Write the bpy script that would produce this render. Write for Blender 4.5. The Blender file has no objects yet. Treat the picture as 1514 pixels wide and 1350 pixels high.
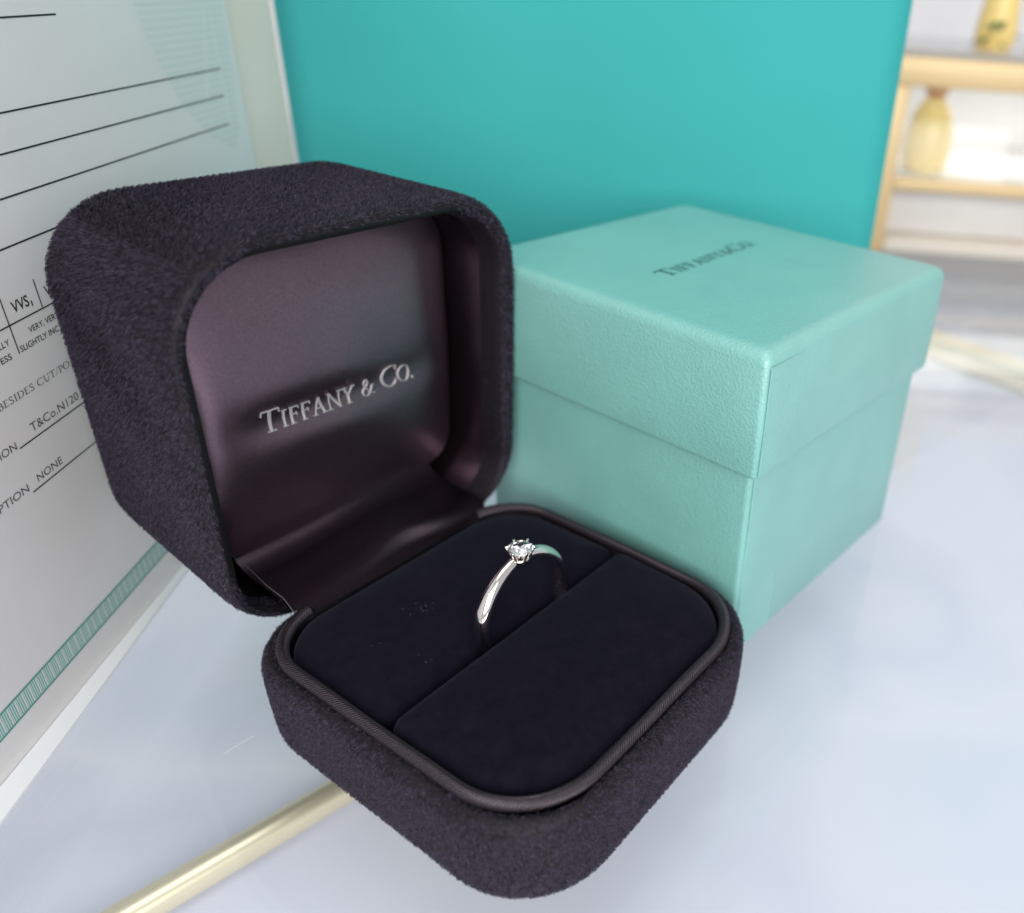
import bpy, bmesh, math, random
import numpy as np
from mathutils import Matrix, Vector

# ------------------------------------------------------------------ scene, camera, light
S = 0.001                                   # everything below is written in millimetres
sc = bpy.context.scene
col = sc.collection
rng = np.random.default_rng(7)
random.seed(7)

cam_d = bpy.data.cameras.new('camera')
cam = bpy.data.objects.new('camera', cam_d)
col.objects.link(cam)
sc.camera = cam
CR = np.array([[0.56123, -0.82548, 0.06002], [-0.39199, -0.32897, -0.85914], [0.72895, 0.45865, -0.5082]])
CP = np.array([-70.564, -71.939, 102.236])
m = Matrix.Identity(4)
for i in range(3):
    m[i][0] = CR[0][i]; m[i][1] = -CR[1][i]; m[i][2] = -CR[2][i]; m[i][3] = CP[i] * S
cam.matrix_world = m
cam_d.sensor_fit = 'HORIZONTAL'
cam_d.sensor_width = 36.0
cam_d.lens = 1240.0 / 1514.0 * 36.0
cam_d.shift_x = -247.5 / 1514.0
cam_d.shift_y = 25.4 / 1514.0
cam_d.clip_start = 0.005
cam_d.clip_end = 50.0
cam_d.dof.use_dof = True
cam_d.dof.focus_distance = 0.117
cam_d.dof.aperture_fstop = 13.0

world = bpy.data.worlds.new('World')
sc.world = world
world.use_nodes = True
bg = world.node_tree.nodes['Background']
bg.inputs['Color'].default_value = (0.94, 0.96, 1.0, 1)
bg.inputs['Strength'].default_value = 0.53

def area(name, loc, target, sx, sy, power, color):
    l = bpy.data.lights.new(name, 'AREA')
    l.shape = 'RECTANGLE'; l.size = sx * S; l.size_y = sy * S
    l.energy = power; l.color = color
    o = bpy.data.objects.new(name, l); col.objects.link(o)
    o.location = Vector(loc) * S
    d = (Vector(target) - Vector(loc)).normalized()
    o.rotation_euler = d.to_track_quat('-Z', 'Y').to_euler()
    return o
# shop window behind the viewer's left shoulder, ceiling panel above
area('window_lamp', (-500, -470, 300), (40, 0, 10), 700, 500, 7.0, (1.0, 0.98, 0.95))
area('ceiling_lamp', (-40, -120, 900), (60, 40, 0), 700, 500, 2.6, (0.95, 0.97, 1.0))

sc.view_settings.view_transform = 'Standard'
sc.view_settings.look = 'None'
sc.view_settings.exposure = 0.0
sc.view_settings.gamma = 1.0
sc.view_settings.use_curve_mapping = False
sc.cycles.max_bounces = 10
sc.cycles.transparent_max_bounces = 12
sc.cycles.transmission_bounces = 10
sc.cycles.glossy_bounces = 6
sc.cycles.caustics_reflective = False
sc.cycles.caustics_refractive = True
sc.cycles.sample_clamp_indirect = 8.0

# ------------------------------------------------------------------ materials
def mat(name, color=(0.5, 0.5, 0.5), rough=0.5, metal=0.0, spec=0.5, sheen=0.0, sheen_rough=0.5, sheen_tint=(1, 1, 1), **kw):
    M = bpy.data.materials.new(name); M.use_nodes = True
    b = M.node_tree.nodes['Principled BSDF']
    b.inputs['Base Color'].default_value = (*color, 1)
    b.inputs['Roughness'].default_value = rough
    b.inputs['Metallic'].default_value = metal
    b.inputs['Specular IOR Level'].default_value = spec
    b.inputs['Sheen Weight'].default_value = sheen
    b.inputs['Sheen Roughness'].default_value = sheen_rough
    b.inputs['Sheen Tint'].default_value = (*sheen_tint, 1)
    for k, v in kw.items(): b.inputs[k].default_value = v
    return M
def nodes(M): return M.node_tree.nodes, M.node_tree.links, M.node_tree.nodes['Principled BSDF']
def coord(M, which='Object', scale=(1, 1, 1), rot=(0, 0, 0)):
    n, l, b = nodes(M)
    tc = n.new('ShaderNodeTexCoord'); mp = n.new('ShaderNodeMapping')
    mp.inputs['Scale'].default_value = scale; mp.inputs['Rotation'].default_value = rot
    l.new(tc.outputs[which], mp.inputs['Vector']); return mp.outputs['Vector']
def noise(M, vec, scale, detail=4, rough=0.55):
    n, l, b = nodes(M); t = n.new('ShaderNodeTexNoise')
    t.inputs['Scale'].default_value = scale; t.inputs['Detail'].default_value = detail; t.inputs['Roughness'].default_value = rough
    l.new(vec, t.inputs['Vector']); return t.outputs['Fac']
def bump(M, fac, strength, dist, prev=None):
    n, l, b = nodes(M); t = n.new('ShaderNodeBump')
    t.inputs['Strength'].default_value = strength; t.inputs['Distance'].default_value = dist
    l.new(fac, t.inputs['Height'])
    if prev is not None: l.new(prev, t.inputs['Normal'])
    return t.outputs['Normal']
def ramp(M, fac, stops):
    n, l, b = nodes(M); t = n.new('ShaderNodeValToRGB'); cr = t.color_ramp
    cr.elements[0].position, cr.elements[0].color = stops[0][0], (*stops[0][1], 1)
    cr.elements[1].position, cr.elements[1].color = stops[-1][0], (*stops[-1][1], 1)
    for p, c in stops[1:-1]:
        e = cr.elements.new(p); e.color = (*c, 1)
    l.new(fac, t.inputs['Fac']); return t.outputs['Color']
def setin(M, key, out):
    n, l, b = nodes(M); l.new(out, b.inputs[key])

def suede_mat(name, lo, hi):
    M = mat(name, lo, 0.6, spec=0.3, sheen=0.0)
    v = coord(M)
    setin(M, 'Base Color', ramp(M, noise(M, v, 1300, 4, 0.65), [(0.32, lo), (0.7, hi)]))
    return M
M_suede = suede_mat('suede backing', (0.003, 0.0025, 0.004), (0.006, 0.005, 0.007))
M_pile = suede_mat('suede pile', (0.0060, 0.0046, 0.0090), (0.056, 0.042, 0.077))
M_velvet = mat('velvet cushion', (0.0055, 0.0055, 0.009), 0.95, spec=0.05, sheen=0.085, sheen_rough=0.4, sheen_tint=(0.62, 0.60, 0.85))
v = coord(M_velvet)
setin(M_velvet, 'Base Color', ramp(M_velvet, noise(M_velvet, v, 420, 6, 0.7), [(0.3, (0.0046, 0.0042, 0.0085)), (0.72, (0.0085, 0.0075, 0.0145))]))
setin(M_velvet, 'Normal', bump(M_velvet, noise(M_velvet, v, 5200, 2), 0.5, 0.00012))

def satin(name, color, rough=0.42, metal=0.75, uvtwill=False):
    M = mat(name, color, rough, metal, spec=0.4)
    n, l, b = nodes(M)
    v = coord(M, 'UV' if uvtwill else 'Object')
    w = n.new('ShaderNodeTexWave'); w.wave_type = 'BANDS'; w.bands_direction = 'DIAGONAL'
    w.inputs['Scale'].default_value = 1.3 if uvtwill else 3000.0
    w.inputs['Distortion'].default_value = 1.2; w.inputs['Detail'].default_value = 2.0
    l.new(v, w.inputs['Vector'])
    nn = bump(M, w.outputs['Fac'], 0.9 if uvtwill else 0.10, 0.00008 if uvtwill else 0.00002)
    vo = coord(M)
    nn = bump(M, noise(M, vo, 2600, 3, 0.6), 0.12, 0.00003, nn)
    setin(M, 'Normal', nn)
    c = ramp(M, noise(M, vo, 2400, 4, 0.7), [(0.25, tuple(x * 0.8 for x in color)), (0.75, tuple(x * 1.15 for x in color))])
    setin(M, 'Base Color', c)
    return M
M_satin = satin('plum grey satin', (0.195, 0.136, 0.172), 0.36, 0.97)
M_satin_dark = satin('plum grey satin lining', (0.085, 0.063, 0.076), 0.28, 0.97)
M_piping = satin('satin piping', (0.070, 0.057, 0.069), 0.38, 0.8, True)
M_thread = mat('silver thread', (0.40, 0.385, 0.40), 0.5, 0.3)
setin(M_thread, 'Normal', bump(M_thread, noise(M_thread, coord(M_thread, 'Object', (1, 1, 1)), 5000, 2), 0.8, 0.0002))

def leatherette(name, color):
    M = mat(name, color, 0.42, spec=0.75)
    M.node_tree.nodes['Principled BSDF'].inputs['Coat Weight'].default_value = 0.5; M.node_tree.nodes['Principled BSDF'].inputs['Coat Roughness'].default_value = 0.4
    n, l, b = nodes(M); v = coord(M)
    vo = n.new('ShaderNodeTexVoronoi'); vo.feature = 'SMOOTH_F1'; vo.inputs['Scale'].default_value = 2500.0; vo.inputs['Smoothness'].default_value = 0.6
    nz = n.new('ShaderNodeTexNoise'); nz.inputs['Scale'].default_value = 700; nz.inputs['Detail'].default_value = 3
    l.new(v, nz.inputs['Vector'])
    mx = n.new('ShaderNodeMixRGB'); mx.blend_type = 'LINEAR_LIGHT'; mx.inputs['Fac'].default_value = 0.0003
    l.new(v, mx.inputs['Color1']); l.new(nz.outputs['Color'], mx.inputs['Color2']); l.new(mx.outputs['Color'], vo.inputs['Vector'])
    nn = bump(M, vo.outputs['Distance'], 0.5, 0.00016)
    nn = bump(M, noise(M, v, 60, 2), 0.05, 0.0006, nn)
    setin(M, 'Normal', nn)
    setin(M, 'Base Color', ramp(M, noise(M, v, 60, 5, 0.6), [(0.3, tuple(x * 0.94 for x in color)), (0.7, tuple(min(1, x * 1.05) for x in color))]))
    setin(M, 'Roughness', ramp(M, noise(M, v, 90, 4), [(0.3, (0.36,) * 3), (0.7, (0.5,) * 3)]))
    return M
M_teal = leatherette('pale turquoise leatherette paper', (0.195, 0.460, 0.415))
M_tealprint = mat('dark green print', (0.012, 0.075, 0.075), 0.5)
M_crease = mat('crease', (0.07, 0.30, 0.27), 0.6)
M_bag = mat('turquoise bag paper', (0.022, 0.43, 0.415), 0.7, spec=0.2)
v = coord(M_bag)
setin(M_bag, 'Normal', bump(M_bag, noise(M_bag, v, 1500, 3), 0.12, 0.0002))
setin(M_bag, 'Base Color', ramp(M_bag, noise(M_bag, v, 14, 4), [(0.3, (0.038, 0.350, 0.343)), (0.7, (0.044, 0.378, 0.370))]))
M_cord = mat('white ribbon', (0.75, 0.76, 0.76), 0.6)

def paper(name, a, b_, rough=0.65):
    M = mat(name, a, rough, spec=0.3); v = coord(M)
    setin(M, 'Base Color', ramp(M, noise(M, v, 40, 6, 0.6), [(0.35, a), (0.65, b_)]))
    setin(M, 'Normal', bump(M, noise(M, v, 2200, 3), 0.1, 0.0001))
    return M
M_paper = paper('certificate paper', (0.80, 0.775, 0.765), (0.83, 0.81, 0.80))
M_card = paper('cream card', (0.96, 0.79, 0.69), (0.97, 0.83, 0.74))
M_strip = mat('plain white strip', (0.86, 0.88, 0.90), 0.4)
M_ink = mat('black ink', (0.02, 0.02, 0.022), 0.6)
M_inkgrey = mat('grey ink', (0.12, 0.12, 0.125), 0.6)
M_crest = mat('faint green print', (0.5, 0.58, 0.54), 0.65)
n, l, b = nodes(M_crest)
w = n.new('ShaderNodeTexWave'); w.wave_type = 'BANDS'; w.bands_direction = 'Z'; w.inputs['Scale'].default_value = 260.0; w.inputs['Distortion'].default_value = 0.6
l.new(coord(M_crest), w.inputs['Vector'])
setin(M_crest, 'Base Color', ramp(M_crest, w.outputs['Fac'], [(0.3, (0.70, 0.735, 0.715)), (0.75, (0.775, 0.775, 0.76))]))
M_watermark = mat('pale watermark print', (0.78, 0.78, 0.765), 0.6)
M_band = mat('green guilloche print', (0.2, 0.5, 0.45), 0.65)
M_bandline = mat('green line print', (0.09, 0.33, 0.29), 0.65)

M_plat = mat('polished white metal', (0.92, 0.86, 0.81), 0.05, 1.0)
M_engrave = mat('engraved dark fill', (0.10, 0.09, 0.09), 0.4, 0.8)
M_dia = bpy.data.materials.new('diamond'); M_dia.use_nodes = True
nt = M_dia.node_tree; nt.nodes.clear()
g = nt.nodes.new('ShaderNodeBsdfGlass'); g.inputs['IOR'].default_value = 2.418; g.inputs['Roughness'].default_value = 0.0
o_ = nt.nodes.new('ShaderNodeOutputMaterial'); nt.links.new(g.outputs[0], o_.inputs['Surface'])

def pane(name, tint, extra=0.0):
    M = bpy.data.materials.new(name); M.use_nodes = True
    nt = M.node_tree; nt.nodes.clear()
    t = nt.nodes.new('ShaderNodeBsdfTransparent'); t.inputs['Color'].default_value = (*tint, 1)
    gl = nt.nodes.new('ShaderNodeBsdfGlossy'); gl.inputs['Roughness'].default_value = 0.0
    lw = nt.nodes.new('ShaderNodeLayerWeight'); lw.inputs['Blend'].default_value = 0.5      # Schlick, the same from both sides
    pw = nt.nodes.new('ShaderNodeMath'); pw.operation = 'POWER'; pw.inputs[1].default_value = 5.0
    fr = nt.nodes.new('ShaderNodeMath'); fr.operation = 'MULTIPLY_ADD'; fr.inputs[1].default_value = 0.96; fr.inputs[2].default_value = 0.04
    nt.links.new(lw.outputs['Facing'], pw.inputs[0]); nt.links.new(pw.outputs[0], fr.inputs[0])
    mx = nt.nodes.new('ShaderNodeMixShader'); out = nt.nodes.new('ShaderNodeOutputMaterial')
    nt.links.new(fr.outputs[0], mx.inputs['Fac']); nt.links.new(t.outputs[0], mx.inputs[1]); nt.links.new(gl.outputs[0], mx.inputs[2])
    nt.links.new(mx.outputs[0], out.inputs['Surface'])
    return M
M_glass = pane('clear counter glass', (0.97, 0.985, 0.985))
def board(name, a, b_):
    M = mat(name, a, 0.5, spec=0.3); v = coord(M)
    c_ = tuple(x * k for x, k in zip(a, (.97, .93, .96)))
    setin(M, 'Base Color', ramp(M, noise(M, v, 13, 3, 0.45), [(0.32, a), (0.45, b_), (0.55, c_), (0.68, b_)]))  # soft blotches painted in for blurred reflections in the glass above
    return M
M_board = board('white display board with added glow', (0.58, 0.60, 0.72), (0.64, 0.63, 0.735))
M_board2 = board('pale display board with added glow', (0.55, 0.59, 0.71), (0.68, 0.67, 0.76))
for M_, e_ in ((M_board, 0.25), (M_board2, 0.20)):                    # glow added to both boards to brighten the counter and box sides
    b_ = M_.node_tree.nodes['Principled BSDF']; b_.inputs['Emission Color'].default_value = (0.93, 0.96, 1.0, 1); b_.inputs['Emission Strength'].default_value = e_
M_gold = mat('brushed gold', (0.86, 0.62, 0.28), 0.32, 1.0)
setin(M_gold, 'Normal', bump(M_gold, noise(M_gold, coord(M_gold, 'Object', (1, 1, 1)), 900, 3), 0.1, 0.0002))
M_goldpaint = mat('gold lacquer', (0.72, 0.52, 0.27), 0.4, 0.1)
M_palegold = mat('pale champagne metal', (0.93, 0.82, 0.60), 0.30, 0.6)
M_yellow = mat('yellow glazed ceramic', (0.93, 0.70, 0.26), 0.3)
M_orange = mat('peach ceramic', (0.85, 0.45, 0.20), 0.35)
M_leaf = mat('green leaf', (0.10, 0.16, 0.06), 0.6)
M_white = paper('white panel', (0.74, 0.72, 0.71), (0.80, 0.78, 0.77))
M_beige = mat('beige lacquer', (0.72, 0.64, 0.55), 0.5)
M_grey = mat('grey shadow cloth', (0.45, 0.46, 0.46), 0.7)
M_wall = paper('pale wall', (0.84, 0.82, 0.82), (0.88, 0.86, 0.86))

# ------------------------------------------------------------------ helpers
def tag(o, label=None, cat=None, group=None, kind=None):
    if label: o['label'] = label
    if cat: o['category'] = cat
    if group: o['group'] = group
    if kind: o['kind'] = kind
    return o
def thing(name, label, cat, loc=(0, 0, 0)):
    o = bpy.data.objects.new(name, None); col.objects.link(o); o.location = Vector(loc) * S
    o.empty_display_size = 0.01
    return tag(o, label, cat)
def link(name, me, M, parent=None):
    o = bpy.data.objects.new(name, me); col.objects.link(o)
    if M: me.materials.append(M)
    if parent is not None:
        o.parent = parent
        bpy.context.view_layer.update()
        o.matrix_parent_inverse = parent.matrix_world.inverted()
    return o
def mesh(name, V, Fc, M, parent=None, smooth=True, uv=None, angle=None):
    me = bpy.data.meshes.new(name)
    me.from_pydata([tuple(float(c) * S for c in p) for p in V], [], [tuple(int(i) for i in f) for f in Fc])
    bm = bmesh.new(); bm.from_mesh(me)
    if uv is not None:
        lay = bm.loops.layers.uv.new('UVMap')
        bm.verts.ensure_lookup_table()
        for f in bm.faces:
            us = [uv[lp.vert.index][0] for lp in f.loops]
            wrap = max(us) - min(us) > uv[-1][0] * 0.5 if len(uv) else False
            for lp in f.loops:
                u, vv = uv[lp.vert.index]
                if wrap and u < uv[-1][0] * 0.5: u += uv[-1][0]
                lp[lay].uv = (u, vv)
    bmesh.ops.recalc_face_normals(bm, faces=bm.faces[:])
    if smooth:
        for f in bm.faces: f.smooth = True
        if angle is not None:
            for e in bm.edges:
                if len(e.link_faces) == 2 and e.calc_face_angle(0) > math.radians(angle): e.smooth = False
    bm.to_mesh(me); bm.free()
    return link(name, me, M, parent)
def rrect(x0, x1, y0, y1, r, seg=10, sub=6):
    """closed loop of 2-D points; r = radii at (x1,y1), (x0,y1), (x0,y0), (x1,y0)"""
    if np.isscalar(r): r = (r,) * 4
    lim = 0.499 * min(x1 - x0, y1 - y0)
    r = [max(0.02, min(k, lim)) for k in r]
    cs = [(x1 - r[0], y1 - r[0], 0, r[0]), (x0 + r[1], y1 - r[1], 90, r[1]), (x0 + r[2], y0 + r[2], 180, r[2]), (x1 - r[3], y0 + r[3], 270, r[3])]
    P = []
    for k, (cx, cy, a, rr) in enumerate(cs):
        arc = [(cx + rr * math.cos(math.radians(a + 90 * t / seg)), cy + rr * math.sin(math.radians(a + 90 * t / seg))) for t in range(seg + 1)]
        P += arc
        nx = cs[(k + 1) % 4]; a2 = nx[2]
        q = (nx[0] + nx[3] * math.cos(math.radians(a2)), nx[1] + nx[3] * math.sin(math.radians(a2)))
        for t in range(1, sub): P.append((arc[-1][0] + (q[0] - arc[-1][0]) * t / sub, arc[-1][1] + (q[1] - arc[-1][1]) * t / sub))
    return np.array(P)
def loft(loops, cap0=False, cap1=False):
    n = len(loops[0]); V = np.concatenate(loops); Fc = []
    for a in range(len(loops) - 1):
        for i in range(n):
            j = (i + 1) % n
            Fc.append((a * n + i, a * n + j, (a + 1) * n + j, (a + 1) * n + i))
    for flag, base, lp in ((cap0, 0, loops[0]), (cap1, (len(loops) - 1) * n, loops[-1])):
        if flag:
            c = len(V); V = np.vstack([V, lp.mean(0)])
            for i in range(n): Fc.append((base + i, base + (i + 1) % n, c))
    return V, Fc
def box(name, p0, p1, M, parent=None, xf=None, bev=0.0):
    (x0, y0, z0), (x1, y1, z1) = p0, p1
    if bev > 0:
        L = []
        for (ins, z) in ((bev, z0), (bev * .3, z0 + bev * .3), (0, z0 + bev), (0, z1 - bev), (bev * .3, z1 - bev * .3), (bev, z1)):
            q = rrect(x0 + ins, x1 - ins, y0 + ins, y1 - ins, max(bev - ins, bev * 0.3), 3, 1)
            L.append(np.c_[q, np.full(len(q), z)])
        V, Fc = loft(L, True, True)
        ang = 45
    else:
        V = np.array([(x, y, z) for z in (z0, z1) for x, y in ((x0, y0), (x1, y0), (x1, y1), (x0, y1))], float)
        Fc = [(0, 3, 2, 1), (4, 5, 6, 7), (0, 1, 5, 4), (1, 2, 6, 5), (2, 3, 7, 6), (3, 0, 4, 7)]
        ang = 30
    if xf is not None: V = np.array([xf(*p) for p in V])
    return mesh(name, V, Fc, M, parent, True, None, ang)
def tube(name, pts, r, M, parent=None, n=16, closed=False, uvlen=False, caps=True):
    pts = np.array(pts, float); N = len(pts)
    rr = np.full(N, r) if np.isscalar(r) else np.array(r)
    V = []; Fc = []; uv = []; s = 0; nrm = None
    for i in range(N):
        a = pts[(i - 1) % N] if closed or i > 0 else pts[i]
        b_ = pts[(i + 1) % N] if closed or i < N - 1 else pts[i]
        t = (b_ - a) / np.linalg.norm(b_ - a)
        if nrm is None:
            up = np.array([0, 0, 1.]) if abs(t[2]) < .9 else np.array([1., 0, 0])
            nrm = up - t * (up @ t)
        else: nrm = nrm - t * (nrm @ t)
        nrm /= np.linalg.norm(nrm); bn = np.cross(t, nrm)
        if i: s += np.linalg.norm(pts[i] - pts[i - 1])
        for k in range(n):
            a_ = 2 * math.pi * k / n
            V.append(pts[i] + rr[i] * (math.cos(a_) * nrm + math.sin(a_) * bn)); uv.append((s, k / n * 6.0))
    M_ = N if closed else N - 1
    for i in range(M_):
        for k in range(n):
            j = (i + 1) % N
            Fc.append((i * n + k, i * n + (k + 1) % n, j * n + (k + 1) % n, j * n + k))
    if not closed and caps:
        Fc.append(tuple(range(n))); Fc.append(tuple((N - 1) * n + k for k in range(n)))
    return mesh(name, V, Fc, M, parent, True, uv if uvlen else None, 60)
def lathe(name, prof, M, parent, c, n=32):
    L = [np.array([(c[0] + r * math.cos(2 * math.pi * k / n), c[1] + r * math.sin(2 * math.pi * k / n), c[2] + z) for k in range(n)]) for r, z in prof]
    V, Fc = loft(L, True, True)
    return mesh(name, V, Fc, M, parent)

# -- serif lettering drawn as strokes: (points, widths); cap height 1
def arcp(cx, cy, rx, ry, a0, a1, n=20): return [(cx + rx * math.cos(math.radians(a0 + (a1 - a0) * i / n)), cy + ry * math.sin(math.radians(a0 + (a1 - a0) * i / n))) for i in range(n + 1)]
def wv(p, lo, hi):
    """stroke widths: heavy where the stroke runs upright"""
    p = np.array(p); d = np.gradient(p, axis=0); a = np.abs(d[:, 1]) / (np.hypot(d[:, 0], d[:, 1]) + 1e-9)
    return lo + (hi - lo) * a ** 1.6
TH, TK, SF = 0.055, 0.15, 0.055
def ln(*p, w=TK): return (list(p), [w] * len(p))
def srf(x, y, h=0.16): return ln((x - h, y), (x + h, y), w=SF)
def curve(p, lo=TH, hi=TK): return (p, list(wv(p, lo, hi)))
AMP = [(0.80, 0.50), (0.74, 0.34), (0.62, 0.18), (0.46, 0.04), (0.28, 0.0), (0.12, 0.08), (0.07, 0.24), (0.13, 0.38), (0.26, 0.50), (0.40, 0.60), (0.48, 0.74), (0.46, 0.90), (0.36, 1.0), (0.24, 0.95), (0.19, 0.80), (0.24, 0.62), (0.38, 0.40), (0.56, 0.18), (0.74, 0.05), (0.94, 0.03)]
GL = {
 'T': (0.86, [ln((.43, .03), (.43, .97)), ln((.04, .965), (.82, .965), w=.07), ln((.05, .97), (.02, .78), w=.06), ln((.81, .97), (.84, .78), w=.06), srf(.43, .028, .2)]),
 'I': (0.44, [ln((.22, .03), (.22, .97)), srf(.22, .028), srf(.22, .972)]),
 'F': (0.68, [ln((.20, .03), (.20, .97)), ln((.04, .97), (.60, .97), w=.06), ln((.60, .98), (.62, .80), w=.055), ln((.2, .52), (.50, .52), w=.055), ln((.50, .62), (.50, .42), w=.05), srf(.20, .028)]),
 'A': (0.92, [ln((.16, .03), (.46, 1.0), w=.06), ln((.44, 1.0), (.76, .03)), ln((.25, .34), (.64, .34), w=.05), srf(.15, .028, .14), srf(.76, .028, .16)]),
 'N': (0.98, [ln((.17, .03), (.17, .95), w=.06), ln((.15, .97), (.83, .03)), ln((.83, .0), (.83, .97), w=.06), srf(.17, .028, .14), srf(.83, .972, .14), ln((.02, .97), (.22, .97), w=SF)]),
 'Y': (0.88, [ln((.14, .97), (.44, .48)), ln((.74, .97), (.45, .48), w=.06), ln((.44, .03), (.44, .50)), srf(.14, .972), srf(.74, .972, .13), srf(.44, .028)]),
 '&': (0.98, [curve(AMP, .055, .12), ln((.70, .52), (.92, .52), w=SF)]),
 'C': (0.92, [curve(arcp(.50, .5, .44, .5, 48, 312), .05, .16), ln((.80, .98), (.81, .72), w=.05), ln((.80, .1), (.84, .26), w=.05)]),
 'O': (0.96, [curve(arcp(.48, .5, .42, .5, 0, 360, 32), .05, .16)]),
 '.': (0.30, [ln((.12, .0), (.12, .15), w=.15)]),
 ' ': (0.42, []),
 'B': (0.74, [ln((.20, .03), (.20, .97)), ln((.04, .97), (.40, .97), w=SF), ln((.04, .03), (.42, .03), w=SF), ln((.2, .53), (.40, .53), w=SF), curve(arcp(.38, .75, .22, .22, 90, -90, 12)), curve(arcp(.40, .28, .27, .25, 90, -90, 12))]),
 'E': (0.72, [ln((.20, .03), (.20, .97)), ln((.04, .97), (.60, .97), w=.06), ln((.60, .98), (.61, .80), w=.05), ln((.2, .52), (.48, .52), w=.05), ln((.04, .03), (.62, .03), w=.06), ln((.63, .02), (.66, .22), w=.05)]),
 'S': (0.64, [curve([(.52, .82), (.46, .94), (.34, 1.0), (.20, .96), (.11, .84), (.12, .70), (.24, .58), (.40, .47), (.54, .34), (.54, .16), (.44, .03), (.30, -.01), (.16, .05), (.09, .18)], .07, .12)]),
 'D': (0.94, [ln((.20, .03), (.20, .97)), ln((.04, .97), (.40, .97), w=SF), ln((.04, .03), (.40, .03), w=SF), curve(arcp(.38, .5, .46, .47, 90, -90, 18), .05, .15)]),
 'U': (0.88, [(lambda p: (p, [.14] * 6 + list(np.linspace(.12, .06, len(p) - 6))))([(.18, .97), (.18, .8), (.18, .6), (.18, .4), (.19, .28), (.24, .12), (.36, .02), (.52, .0), (.65, .08), (.72, .24), (.73, .4), (.73, .97)]), srf(.18, .972, .14), srf(.73, .972, .13)]),
 'P': (0.70, [ln((.20, .03), (.20, .97)), ln((.04, .97), (.40, .97), w=SF), ln((.2, .47), (.40, .47), w=SF), curve(arcp(.38, .72, .26, .25, 90, -90, 12)), srf(.20, .028)]),
 '/': (0.46, [ln((.04, -.12), (.42, 1.08), w=.06)]),
}
def stroke(pts, ws, h):
    """ridged ribbon: outline low, middle line raised by h"""
    p = np.array(pts, float); w = np.array(ws, float); t = np.gradient(p, axis=0)
    t /= np.linalg.norm(t, axis=1)[:, None] + 1e-12
    nrm = np.c_[-t[:, 1], t[:, 0]]
    V = []; Fc = []
    for i in range(len(p)):
        a = p[i] + nrm[i] * w[i] / 2; b_ = p[i] - nrm[i] * w[i] / 2
        a1 = p[i] + nrm[i] * w[i] * .3; b1 = p[i] - nrm[i] * w[i] * .3
        V += [(*a, 0), (*a1, h * .8), (*p[i], h), (*b1, h * .8), (*b_, 0)]
        if i:
            k = 5 * i
            for q in range(4): Fc.append((k - 5 + q, k - 4 + q, k + 1 + q, k + q))
    n = len(V)
    Fc.append((0, 1, 2, 3, 4)); Fc.append((n - 1, n - 2, n - 3, n - 4, n - 5))
    return V, Fc
def text_layout(txt, big=(), small=0.74):
    """glyph placements; letters flagged by index in big keep full height"""
    x = 0; out = []
    for i, ch in enumerate(txt):
        k = 1.0 if (i in big or not big) else small
        adv, st = GL[ch]; out.append((ch, x, k, st)); x += adv * k + 0.035
    return out, x
def densify(st, step=0.08):
    pts, ws = st; P = [pts[0]]; W = [ws[0]]
    for i in range(1, len(pts)):
        a, b_ = np.array(pts[i - 1]), np.array(pts[i]); k = max(1, int(np.linalg.norm(b_ - a) / step))
        for t in range(1, k + 1): P.append(tuple(a + (b_ - a) * t / k)); W.append(ws[i - 1] + (ws[i] - ws[i - 1]) * t / k)
    return P, W
def serif_text(txt, width, cap, fn, h, M, parent, name, big=(), small=0.74, each=True, bold=1.0):
    """fn(a, b, height) maps text-plane mm to world mm"""
    lay, tot = text_layout(txt, big, small)
    kx = width / tot; allV = []; allF = []
    for gi, (ch, x, k, st) in enumerate(lay):
        V = []; Fc = []
        for si, s_ in enumerate(st):
            P, W = densify(s_)
            v_, f_ = stroke([((x + px * k) * kx, py * k * cap) for px, py in P], [w_ * bold * k * (kx + cap) / 2 for w_ in W], h * (1 + .07 * si))
            b0 = len(V); V += [fn(*q) for q in v_]; Fc += [tuple(i + b0 for i in f) for f in f_]
        if not V: continue
        if each: mesh(name, V, Fc, M, parent, True, None, 50)
        else:
            b0 = len(allV); allV += V; allF += [tuple(i + b0 for i in f) for f in Fc]
    if not each: return mesh(name, allV, allF, M, parent, True, None, 50)
def sans_text(txt, a0, b0, width, cap, fn, M, parent, name, bold=0.0):
    cu = bpy.data.curves.new('t', 'FONT'); cu.body = txt; cu.size = 1.0; cu.offset = bold
    cu.resolution_u = 3
    ob = bpy.data.objects.new('t', cu); col.objects.link(ob)
    dg = bpy.context.evaluated_depsgraph_get(); dg.update()
    me = bpy.data.meshes.new_from_object(ob.evaluated_get(dg))
    n = len(me.vertices); co = np.empty(n * 3); me.vertices.foreach_get('co', co); co = co.reshape(-1, 3)
    x0, x1 = co[:, 0].min(), co[:, 0].max()
    cu.body = 'H'; dg.update()
    mh = bpy.data.meshes.new_from_object(ob.evaluated_get(dg)); ch = np.empty(len(mh.vertices) * 3); mh.vertices.foreach_get('co', ch); H = ch.reshape(-1, 3)[:, 1].max()
    bpy.data.meshes.remove(mh)
    W_ = []
    for p in co: W_.append([c * S for c in fn(a0 + (p[0] - x0) / (x1 - x0) * width, b0 + p[1] / H * cap, 0.03)])
    me.vertices.foreach_set('co', np.array(W_).ravel()); me.update()
    bpy.data.objects.remove(ob); bpy.data.curves.remove(cu)
    me.materials.clear(); me.name = name
    return link(name, me, M, parent)

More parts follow.
